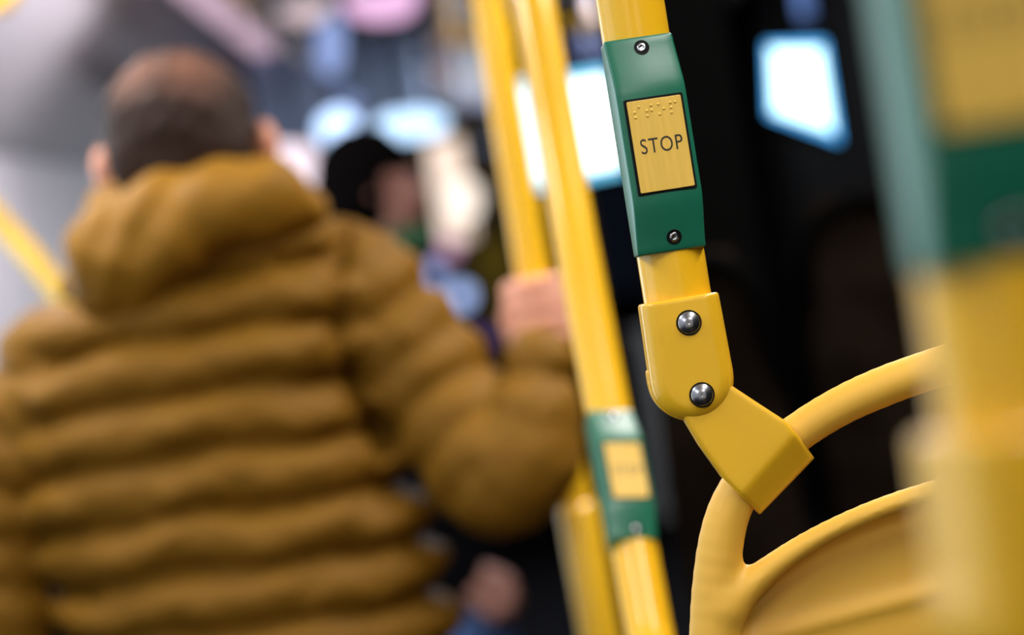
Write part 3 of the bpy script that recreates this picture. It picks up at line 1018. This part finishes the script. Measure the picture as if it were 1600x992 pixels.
M_hair = mat('brown_thinning_hair', (0.026, 0.013, 0.009), 0.7, spec=0.25, bump=(160, 0.5, 0.004))
nt = M_hair.node_tree
tc = nt.nodes.new('ShaderNodeTexCoord')
cn = FM @ Vector(((305 - 800) * UM, -(118 - 496) * UM, 0.055))
cn2 = FM @ Vector(((225 - 800) * UM, -(118 - 496) * UM, 0.055))
fac = None
for c_, rr in ((cn, 0.032), (cn2, 0.028)):
    vm = nt.nodes.new('ShaderNodeVectorMath'); vm.operation = 'DISTANCE'; vm.inputs[1].default_value = c_ - man.location
    geo = nt.nodes.new('ShaderNodeNewGeometry')
    vs = nt.nodes.new('ShaderNodeVectorMath'); vs.operation = 'SUBTRACT'; vs.inputs[1].default_value = man.location
    nt.links.new(geo.outputs['Position'], vs.inputs[0]); nt.links.new(vs.outputs[0], vm.inputs[0])
    r_ = nt.nodes.new('ShaderNodeMapRange'); r_.inputs[1].default_value = rr * 1.7; r_.inputs[2].default_value = rr * 0.4
    nt.links.new(vm.outputs['Value'], r_.inputs[0])
    if fac is None: fac = r_.outputs[0]
    else:
        mx = nt.nodes.new('ShaderNodeMath'); mx.operation = 'MAXIMUM'
        nt.links.new(fac, mx.inputs[0]); nt.links.new(r_.outputs[0], mx.inputs[1]); fac = mx.outputs[0]
sc_ = nt.nodes.new('ShaderNodeMath'); sc_.operation = 'MULTIPLY'; sc_.inputs[1].default_value = 0.30
nt.links.new(fac, sc_.inputs[0])
x = nt.nodes.new('ShaderNodeMix'); x.data_type = 'RGBA'
x.inputs[6].default_value = (0.026, 0.013, 0.009, 1); x.inputs[7].default_value = (0.42, 0.18, 0.11, 1)
nt.links.new(sc_.outputs[0], x.inputs[0]); nt.links.new(x.outputs[2], nt.nodes['Principled BSDF'].inputs['Base Color'])
sdf_obj('hair', [sdf_geo(hair_fn, (-680, -460, -110), (-390, -190, 170), 4.5)], UM, FM, M_hair, man)
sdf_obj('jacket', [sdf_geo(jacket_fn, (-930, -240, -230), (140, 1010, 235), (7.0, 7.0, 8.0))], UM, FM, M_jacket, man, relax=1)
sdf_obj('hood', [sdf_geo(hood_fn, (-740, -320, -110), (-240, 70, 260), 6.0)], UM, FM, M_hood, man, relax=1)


def trousers_fn(X, Y, Z):
    d = None
    for h, k, ft_ in ((hipL, kneeL, footL), (hipR, kneeR, footR)):
        q = chain(X, Y, Z, [(*wp(h + Vector((0, 0, 0.05))), 135), (*wp(k), 98), (*wp(ft_), 80)], 10) - 5 * wob(X, Y, Z, 2)
        d = q if d is None else smin(d, q, 20)
    return d


sdf_obj('trousers', [sdf_geo(trousers_fn, (-700, 700, -220), (330, zmin[1] + 60, 230), 14.0)], UM, FM, M_trs, man)


def shoe(ft_, parent, m, yaw=0.0):
    pts = [(-0.0, -0.06), (0.036, -0.05), (0.042, 0.03), (0.05, 0.13), (0.035, 0.20), (0.0, 0.215), (-0.035, 0.20), (-0.045, 0.13), (-0.038, 0.03), (-0.034, -0.05)]
    V, F = [], []
    for (h, s, fy) in ((0.0, 1.0, 1), (0.025, 1.03, 1), (0.05, 0.92, 0.95), (0.08, 0.8, 0.62), (0.11, 0.85, 0.40)):
        for p in pts: V.append((ft_.x + p[0] * s, ft_.y + (-0.06 + (p[1] + 0.06) * fy), h + 0.001))
    n = len(pts)
    for i in range(4):
        for k in range(n): F.append((i * n + k, i * n + (k + 1) % n, (i + 1) * n + (k + 1) % n, (i + 1) * n + k))
    F.append(tuple(reversed(range(n)))); F.append(tuple(4 * n + k for k in range(n)))
    o = link('shoe', mesh_of(V, F), m, parent)
    o.modifiers.new('sub', 'SUBSURF').levels = 1
    return o


shoe(footL, man, M_shoe); shoe(footR, man, M_shoe)

# ------------------------------------------------------------------ the dark-haired person further off
D2 = 4.1
U2 = D2 / FPX
F2 = frame_at(D2)
p2 = empty('person', (0, 0, 0), 'dark-haired person in a black coat and green scarf, standing beyond the man in ochre', 'person')
_b = F2 @ Vector(((700 - 800) * U2, -(1000 - 496) * U2, 0))
p2.location = (_b.x, _b.y, 0)


def w2(v):
    l = F2.inverted() @ v
    return (l.x / U2, -l.y / U2, l.z / U2)


h2 = Vector((_b.x - 0.06, _b.y, 0.90))
legs2 = []
for dx in (-0.09, 0.09):
    legs2.append((h2 + Vector((dx, 0, 0)), Vector((h2.x + dx, h2.y - 0.02, 0.48)), Vector((h2.x + dx, h2.y, 0.09))))


def coat2_fn(X, Y, Z):
    poly = mxy([(520, 400), (640, 385), (668, 470), (700, 570), (745, 680), (780, 800), (815, 960), (560, 1010), (480, 700), (455, 480)])
    d2 = poly_sdf(X, Y, poly)
    f = (np.sqrt((Z / 120) ** 2 + (np.maximum(110 + d2, 0) / 110) ** 2) - 1) * 110
    arm = chain(X, Y, Z, [mp(600, 450, 70, 52), mp(650, 620, 95, 50), mp(672, 800, 100, 46), mp(722, 880, 100, 36)], 12)
    return smin(f, arm, 10) - 1.5 * wob(X, Y, Z, 1.2)


def body2_fn(X, Y, Z):
    d = chain(X, Y, Z, [mp(570, 360, 0, 42), mp(585, 480, 0, 60), mp(640, 800, 0, 70), (*w2(h2), 75)], 10)
    # profile head looking to the image right
    cx, cy = 578 - 800, 282 - 496
    u = (X - cx) * cR - (Y - cy) * sR; v = (X - cx) * sR + (Y - cy) * cR
    sk = (np.sqrt((u / 68) ** 2 + (v / 72) ** 2 + (Z / 56) ** 2) - 1) * 56
    jaw = (np.sqrt(((u - 32) / 42) ** 2 + ((v - 52) / 50) ** 2 + (Z / 42) ** 2) - 1) * 42
    d = smin(d, smin(sk, jaw, 18), 14)
    d = smin(d, chain(u, v, Z, [(64, 8, 0, 5), (80, 30, 0, 9)], 3), 8)
    d = smin(d, chain(u, v, Z, [(70, 54, -12, 5), (74, 54, 0, 6), (70, 54, 12, 5)], 3), 5)
    for sz in (-1, 1):
        d = smin(d, (np.sqrt(((u + 2) / 13) ** 2 + ((v - 18) / 22) ** 2 + ((Z - sz * 57) / 8) ** 2) - 1) * 8, 4)
    d = smin(d, chain(X, Y, Z, [mp(600, 450, 70, 26), mp(650, 620, 95, 26), mp(672, 800, 100, 24), mp(735, 890, 100, 19)], 6), 15)
    for (h, k, f_) in legs2:
        d = smin(d, chain(X, Y, Z, [(*w2(h), 62), (*w2(k), 42), (*w2(f_), 30)], 8), 15)
    return d


def hand2_geo():
    def fn(X, Y, Z):
        x = X - (755 - 800); y = Y - (902 - 496); z = Z - 100
        d = (np.sqrt((x / 36) ** 2 + (y / 30) ** 2 + (z / 17) ** 2) - 1) * 17
        d = smin(d, chain(x, y, z, [(-45, -22, 0, 19), (-10, 0, 0, 20)], 4), 8)
        for (oy, L, r) in ((-20, 30, 8.5), (-5, 36, 9), (10, 34, 9), (23, 26, 7.5)):
            d = smin(d, chain(x, y, z, [(22, oy + 4, 4, r), (22 + L * 0.6, oy + 14, 6, r), (22 + L * 0.8, oy + 26, -6, r * 0.9)], 2), 3)
        return smin(d, chain(x, y, z, [(-12, 16, 6, 11), (4, 36, 12, 9), (20, 46, 12, 8)], 2), 6)
    return sdf_geo(fn, (-130, 340, 50), (45, 490, 150), 3.2)


z2 = w2(Vector((_b.x, _b.y, 0.05)))
sdf_obj('body', [sdf_geo(body2_fn, (-420, -320, -110), (200, z2[1] + 40, 170), 9.0), hand2_geo()], U2, F2, M_skin2, p2, relax=1)
sdf_obj('coat', [sdf_geo(coat2_fn, (-400, -140, -160), (80, 560, 190), 9.0)], U2, F2, M_dark, p2)


def hair2_fn(X, Y, Z):
    cx, cy = 570 - 800, 276 - 496
    u = (X - cx) * cR - (Y - cy) * sR; v = (X - cx) * sR + (Y - cy) * cR
    sk = (np.sqrt((u / 80) ** 2 + (v / 80) ** 2 + (Z / 66) ** 2) - 1) * 66 + 2 * np.sin(X * 0.2 + 2 * np.sin(Y * .1))
    back = (np.sqrt(((u + 22) / 60) ** 2 + ((v - 45) / 66) ** 2 + (Z / 64) ** 2) - 1) * 60
    d = smin(sk, back, 16)
    return smax(d, np.minimum(u - 30, v - 2), 8)


sdf_obj('hair', [sdf_geo(hair2_fn, (-330, -320, -80), (-120, -100, 80), 6.0)], U2, F2, M_hair2, p2)
sc2 = sdf_geo(lambda X, Y, Z: chain(X, Y, Z * 0.8, [mp(560, 392, -30, 28), mp(610, 395, 40, 30), mp(655, 378, 10, 26), mp(640, 380, -40, 24), mp(560, 392, -30, 24)], 8) - 3 * wob(X, Y, Z, 4), (-300, -150, -100), (-90, -50, 110), 6.0)
sdf_obj('scarf', [sc2], U2, F2, M_greensc, p2)


def jeans_fn(X, Y, Z):
    d = None
    for (h, k, f_) in legs2:
        q_ = chain(X, Y, Z, [(*w2(h + Vector((0, 0, 0.06))), 82), (*w2(k), 58), (*w2(f_), 46)], 8)
        d = q_ if d is None else smin(d, q_, 15)
    return d


sdf_obj('jeans', [sdf_geo(jeans_fn, (-320, 350, -140), (260, z2[1] + 50, 140), 10.0)], U2, F2, M_jeans, p2)
for (h, k, f_) in legs2: shoe(f_, p2, M_shoe)


# ------------------------------------------------------------------ yellow rails in the blur
def rail_obj(name, pts, r, label, cat='grab rail', m=None, caps=True):
    V, F = tube_geo([Vector(q) for q in catmull(pts, 6)], r, 24)
    o = link(name, mesh_of(V, F), m or M_pole)
    recentre(o)
    tag(o, label, cat)
    return o


rl = P(105, 475, 4.0)
rail_obj('grab_rail', [P(-260, 150, 3.9), P(-120, 230, 3.95), P(0, 348, 4.0), P(60, 415, 4.0), rl, P(150, 560, 4.0), Vector((P(190, 700, 4.0).x, P(190, 700, 4.0).y, 0.9)), Vector((P(190, 700, 4.0).x, P(190, 700, 4.0).y, 0.0))],
         0.0175, 'slanting yellow rail against the grey wall, behind the left shoulder of the ochre jacket')
rail_obj('grab_rail', [P(-320, 60, 4.6), P(-150, 30, 4.6), P(-40, 8, 4.6), P(8, -2, 4.6), P(20, -60, 4.6), Vector((P(20, -60, 4.6).x, P(20, -60, 4.6).y, CEIL_Z))],
         0.019, 'yellow rail bend at the top left corner under the ceiling')
a_, b_ = P(716, 64, 7.0), P(1010, 14, 7.0)
rail_obj('grab_rail', [Vector((a_.x - 0.02, a_.y, CEIL_Z)), Vector((a_.x - 0.015, a_.y, a_.z + 0.05)), a_ + Vector((0.03, 0, 0)), b_, b_ + Vector((0.03, 0, 0.03)), Vector((b_.x + 0.035, b_.y, CEIL_Z))], 0.016, 'yellow crosswise ceiling rail above the wide bright screen')
rail_obj('grab_rail', [P(340, -60, 6.0), P(378, -5, 6.3), P(430, 52, 7.2), P(462, 84, 8.0), P(470, 92, 8.2)], 0.020, 'dull yellow lengthwise ceiling rail beside the pink ceiling strip')


# ------------------------------------------------------------------ screens
def screen(name, corners, d, colr, strength, label, cat, depth=0.04, bez=0.012, edge=None, group=None):
    """flat display with casing: corners tl, tr, br, bl photo pixels"""
    c = [P(x, y, d) for x, y in corners]
    mid = sum(c, Vector()) / 4
    e = empty(name, mid, label, cat, group)
    ux = ((c[1] - c[0]) + (c[2] - c[3])).normalized()
    n = ux.cross((c[0] - c[3]).normalized())
    if n.dot(CAM - mid) < 0: n = -n
    V = [p + (p - mid).normalized() * bez * 1.5 + n * 0.001 for p in c] + [p + (p - mid).normalized() * bez * 1.5 - n * depth for p in c]
    F = [(0, 1, 2, 3), (7, 6, 5, 4), (0, 4, 5, 1), (1, 5, 6, 2), (2, 6, 7, 3), (3, 7, 4, 0)]
    link('casing', mesh_of(V, F), M_blackm, e, smooth=False)
    # pale picture; the lens's blue colour fringe is painted on as a border
    V, F, N = [], [], 12
    for i in range(N + 1):
        for j in range(N + 1):
            u, v = i / N, j / N
            V.append((c[0] * (1 - u) + c[1] * u) * (1 - v) + (c[3] * (1 - u) + c[2] * u) * v + n * 0.003)
    for i in range(N):
        for j in range(N):
            a = i * (N + 1) + j
            F.append((a, a + 1, a + N + 2, a + N + 1))
    me = mesh_of(V, F)
    mt = emat('display_glow', colr, strength)
    o = link('screen', me, mt, e, smooth=False)
    if edge:
        me.materials.append(emat('painted_blue_fringe', edge, strength * 0.55))
        for i in range(N):
            for j in range(N):
                if i < 1 or j < 1 or i > N - 2 or j > N - 2: me.polygons[i * N + j].material_index = 1
    return e


e1 = screen('display', [(800, 128), (985, 100), (1012, 262), (828, 300)], 3.9, (0.80, 0.96, 1.0), 3.4,
            'wide bright blue-white screen behind the sharp pole', 'screen', edge=(0.15, 0.65, 1.0))
e2 = screen('display', [(1196, 68), (1288, 64), (1312, 222), (1200, 180)], 4.2, (0.60, 0.94, 1.0), 3.4,
            'bright blue-white screen between the black column and the right edge pole', 'screen', edge=(0.04, 0.40, 0.95))
# their brackets up to the ceiling
for e_, (bx, by, bd) in ((e1, (905, 110, 3.93)), (e2, (1240, 66, 4.23))):
    p_ = P(bx, by, bd)
    boxes('ceiling_bracket', M_blackm, [(p_.x - 0.012, p_.x + 0.012, p_.y, p_.y + 0.02, p_.z - 0.02, CEIL_Z)], e_)

# ------------------------------------------------------------------ black column, dark seats, cab partition on the right
c0 = P(1092, 300, 3.2)
col_o = boxes('equipment_column', M_blackm, [(c0.x - 0.075, c0.x + 0.075, c0.y, c0.y + 0.35, 0, CEIL_Z)], bev=0.02)
tag(recentre(col_o), 'black full-height equipment column right of the sharp pole', 'column')
c1 = P(1400, 200, 4.6)
part = boxes('cab_partition', M_blackm, [(c1.x - 0.02, XR - 0.01, c1.y, c1.y + 0.06, 0, CEIL_Z)], bev=0.01)
tag(recentre(part), 'dark cab partition behind the thick right edge pole', 'partition')


def dark_seat(name, px0, px1, topy, d, label, group):
    a0, a1 = P(px0, topy, d), P(px1, topy, d)
    e = empty(name, ((a0.x + a1.x) / 2, a0.y, 0), label, 'seat', group)
    cx, hw, zt = (a0.x + a1.x) / 2, abs(a1.x - a0.x) / 2, (a0.z + a1.z) / 2
    y = a0.y
    V, F = [], []
    prof_ = [(0.45, hw * 0.92), (0.7, hw), (zt - 0.25, hw), (zt - 0.12, hw * 0.93), (zt - 0.04, hw * 0.75), (zt, hw * 0.5)]
    for (z, h) in prof_:
        for k in range(20):
            a = 2 * math.pi * k / 20
            cc, ss = math.cos(a), math.sin(a)
            V.append((cx + h * math.copysign(abs(cc) ** 0.35, cc), y + 0.05 * math.copysign(abs(ss) ** 0.6, ss), z))
    for i in range(len(prof_) - 1):
        for k in range(20): F.append((i * 20 + k, i * 20 + (k + 1) % 20, (i + 1) * 20 + (k + 1) % 20, (i + 1) * 20 + k))
    F.append(tuple(reversed(range(20)))); F.append(tuple((len(prof_) - 1) * 20 + k for k in range(20)))
    link('backrest', mesh_of(V, F), M_fabric, e)
    boxes('seat_cushion', M_fabric, [(cx - hw * 0.95, cx + hw * 0.95, y - 0.02, y + 0.42, 0.40, 0.50)], e, bev=0.03, smooth=True)
    boxes('pedestal', M_blackm, [(cx - 0.05, cx + 0.05, y + 0.05, y + 0.35, 0.0, 0.40)], e, bev=0.01)
    V, F = tube_geo([Vector(q) for q in catmull([(cx - hw * 0.8, y - 0.03, zt - 0.16), (cx - hw * 0.72, y - 0.06, zt - 0.05), (cx, y - 0.06, zt - 0.01), (cx + hw * 0.72, y - 0.06, zt - 0.05), (cx + hw * 0.8, y - 0.03, zt - 0.16)], 6)], 0.011, 20)
    link('grab_handle', mesh_of(V, F), M_blackm, e)  # shade on a yellow handle, put into a black colour
    return e


dark_seat('bus_seat', 985, 1190, 395, 2.65, 'dark upholstered seat back just right of the sharp pole', None)
dark_seat('bus_seat', 1215, 1440, 300, 3.4, 'dark upholstered seat back below the right-hand screen', None)

# driver's area at the far front
hd = boxes('overhead_locker', M_blue, [(P(395, 160, 9.0).x, P(665, 160, 9.0).x, P(530, 160, 9.0).y, P(530, 160, 9.0).y + 0.35, P(530, 235, 9.0).z, P(530, 62, 9.0).z)], bev=0.04)
tag(recentre(hd), 'blue-grey overhead locker above the driver at the far front', 'locker')
q0, q1 = P(672, 20, 9.3), P(800, 150, 9.3)
dst = boxes('added_grey_box', M_ceil, [(q0.x, q1.x, q0.y, q0.y + 0.3, P(740, 165, 9.3).z, CEIL_Z)], bev=0.03)  # added so a pale face catches lamp light before the dim ceiling
tag(recentre(dst), 'added pale grey box hanging from the ceiling right of the blue-grey locker', 'box')
dsh = boxes('dashboard', M_blackm, [(-1.1, 0.6, 11.2, 11.9, 0.0, 0.98)], bev=0.06)
tag(recentre(dsh), 'black dashboard under the windscreen', 'dashboard')


def lamp(name, px, py, d, rx, ry, colr, s, label, cat, group=None, tilt=0.0, hold='up'):
    """rounded lamp lens in a dark rim, rx ry in photo pixels"""
    u = d / FPX
    m4 = frame_at(d)
    V, F, n = [], [], 28
    ct, st = math.cos(tilt), math.sin(tilt)
    def pt(a, k, z):
        x, y = rx * k * math.copysign(abs(math.cos(a)) ** 0.8, math.cos(a)), ry * k * math.copysign(abs(math.sin(a)) ** 0.8, math.sin(a))
        return m4 @ Vector(((px - 800 + x * ct - y * st) * u, (-(py - 496) + x * st + y * ct) * u, z * u))
    rings = ((1.0, -2), (0.95, 2), (0.7, 4), (0.35, 5.5), (0.02, 6))
    for k, z in rings:
        V += [pt(2 * math.pi * i / n, k, z) for i in range(n)]
    for j in range(len(rings) - 1):
        for i in range(n): F.append((j * n + i, j * n + (i + 1) % n, (j + 1) * n + (i + 1) % n, (j + 1) * n + i))
    F.append(tuple((len(rings) - 1) * n + i for i in range(n)))
    c = m4 @ Vector(((px - 800) * u, -(py - 496) * u, 0))
    e = empty(name, c, label, cat, group)
    link('lens', mesh_of(V, F), emat('lens_glow', colr, s), e)
    V, F = [], []
    rr = ((1.0, 1), (1.08, 1), (1.08, -8), (0.5, -12))
    for k, z in rr: V += [pt(2 * math.pi * i / n, k, z) for i in range(n)]
    for j in range(len(rr) - 1):
        for i in range(n): F.append((j * n + i, j * n + (i + 1) % n, (j + 1) * n + (i + 1) % n, (j + 1) * n + i))
    F.append(tuple((len(rr) - 1) * n + i for i in range(n)))
    link('rim', mesh_of(V, F), M_blackm, e)
    yb = c.y + 11 * u
    if hold == 'up':
        boxes('bracket', M_blackm, [(c.x - 0.006, c.x + 0.006, yb, yb + 0.012, c.z, CEIL_Z)], e)
    elif hold == 'down':
        boxes('post', M_blackm, [(c.x - 0.012, c.x + 0.012, yb, yb + 0.024, -0.5, c.z)], e)
    return e


# inside, round the driver's place
lamp('interior_lamp', 594, -8, 8.3, 60, 42, (1.0, 0.58, 0.92), 1.25, 'wide pink lamp panel at the top of the far front', 'lamp')
lamp('interior_lamp', 474, -5, 8.3, 44, 42, (0.90, 0.70, 0.74), 1.1, 'pale rosy lamp panel left of the wide pink one', 'lamp')
lamp('interior_lamp', 516, 70, 8.6, 22, 50, (0.36, 0.48, 0.90), 1.1, 'upright blue lamp between the pink panels', 'lamp')
lamp('mirror_lamp', 530, 205, 8.7, 32, 34, (0.50, 0.68, 1.0), 3.2, 'round blue-white lamp under the left of the locker', 'lamp', tilt=0.5)
lamp('mirror_lamp', 543, 165, 8.9, 20, 20, (0.30, 0.40, 0.80), 0.8, 'faint blue lamp just over the round blue-white one', 'lamp')
lamp('mirror_lamp', 642, 195, 8.7, 56, 22, (0.50, 0.72, 1.0), 2.6, 'long blue-white lamp under the right of the locker', 'lamp', tilt=0.08)
nt_sign = screen('lit_notice', [(416, 222), (490, 226), (498, 300), (430, 305)], 6.5, (1.0, 0.82, 0.92), 1.5, 'glowing white notice panel beside the ear of the man', 'sign', bez=0.004)
lamp('dash_lamp', 510, 264, 11.0, 9, 9, (0.55, 0.25, 0.16), 1.3, 'small copper-coloured lamp at the back of the dark head', 'lamp')
# the street beyond the windscreen
wall_out = boxes('street_building', mat('brown_street_facade', (0.20, 0.17, 0.10), 0.9, noise=(1.5, (0.10, 0.08, 0.05), 0.4, 0.6)), [(-4.0, 1.0, 24.0, 27.0, -0.5, 5.5)])
tag(recentre(wall_out), 'dim brown building across the street beyond the windscreen', 'building')
road = boxes('ground', M_floor, [(-14, 14, YF + 0.3, 60, -0.56, -0.5)])
struct(road)
sw = screen('shop_window', [(668, 222), (716, 214), (740, 372), (692, 380)], 23.7, (1.0, 0.78, 0.64), 1.6, 'tall glowing peach shop window between the dark head and the far pole', 'window', depth=0.246, bez=0.02)
lamp('street_lamp', 722, 312, 18, 26, 32, (1.0, 0.86, 0.74), 1.9, 'large cream street lamp bulging from the peach shop window', 'lamp', hold='down')
for (px, py, r, cc, s, lb) in ((700, 388, 16, (0.85, 0.45, 0.70), 0.9, 'rose-coloured street light below the peach shop window'),
                               (676, 428, 15, (0.28, 0.38, 0.75), 1.6, 'blue street light nearest the jacket shoulder'),
                               (720, 462, 17, (0.34, 0.46, 0.80), 2.4, 'blue street light lowest right of the blue pair'),
                               (750, 530, 14, (0.16, 0.08, 0.42), 0.8, 'dim violet street light beside the cuff of the ochre sleeve'),
                               (734, 155, 15, (0.32, 0.34, 0.50), 0.9, 'pale grey round lamp left of the far pole'),
                               (768, 162, 10, (0.40, 0.52, 0.90), 0.9, 'pale blue round lamp touching the far pole'),
                               (690, 115, 18, (0.50, 0.38, 0.42), 0.8, 'lower rosy-grey lamp right of the locker'),
                               (692, 62, 18, (0.42, 0.34, 0.38), 0.7, 'upper rosy-grey lamp right of the locker'),
                               (762, 225, 10, (0.20, 0.30, 0.50), 0.7, 'small blue street light edging the far pole'),
                               (905, 72, 26, (0.32, 0.40, 0.85), 0.9, 'soft blue light over the wide bright screen'),
                               (1250, -2, 30, (0.16, 0.30, 0.75), 0.8, 'soft blue light above the right-hand screen')):
    lamp('street_light', px, py, (16 if py > 170 else (9.05 if px == 768 else 8.7)), r, r, cc, s, lb, 'light', 'lights of the street beyond the windscreen' if py > 170 else None, hold='down' if py > 170 else 'up')
pn = P(460, 226, 6.5)
boxes('hanger', M_blackm, [(pn.x - 0.008, pn.x + 0.008, pn.y + 0.01, pn.y + 0.03, pn.z - 0.02, CEIL_Z)], nt_sign)
bm_ = boxes('yellow_road_sign', mat('yellow_sign_paint', (0.35, 0.30, 0.02), 0.7), [(P(748, 400, 22).x, P(800, 400, 22).x, P(775, 400, 22).y, P(775, 400, 22).y + 0.05, P(775, 450, 22).z, P(775, 370, 22).z), (P(775, 400, 22).x - 0.03, P(775, 400, 22).x + 0.03, P(775, 400, 22).y + 0.051, P(775, 400, 22).y + 0.1, -0.5, P(775, 380, 22).z)])
tag(recentre(bm_), 'dim yellow board beyond the windscreen left of the far pole', 'board')
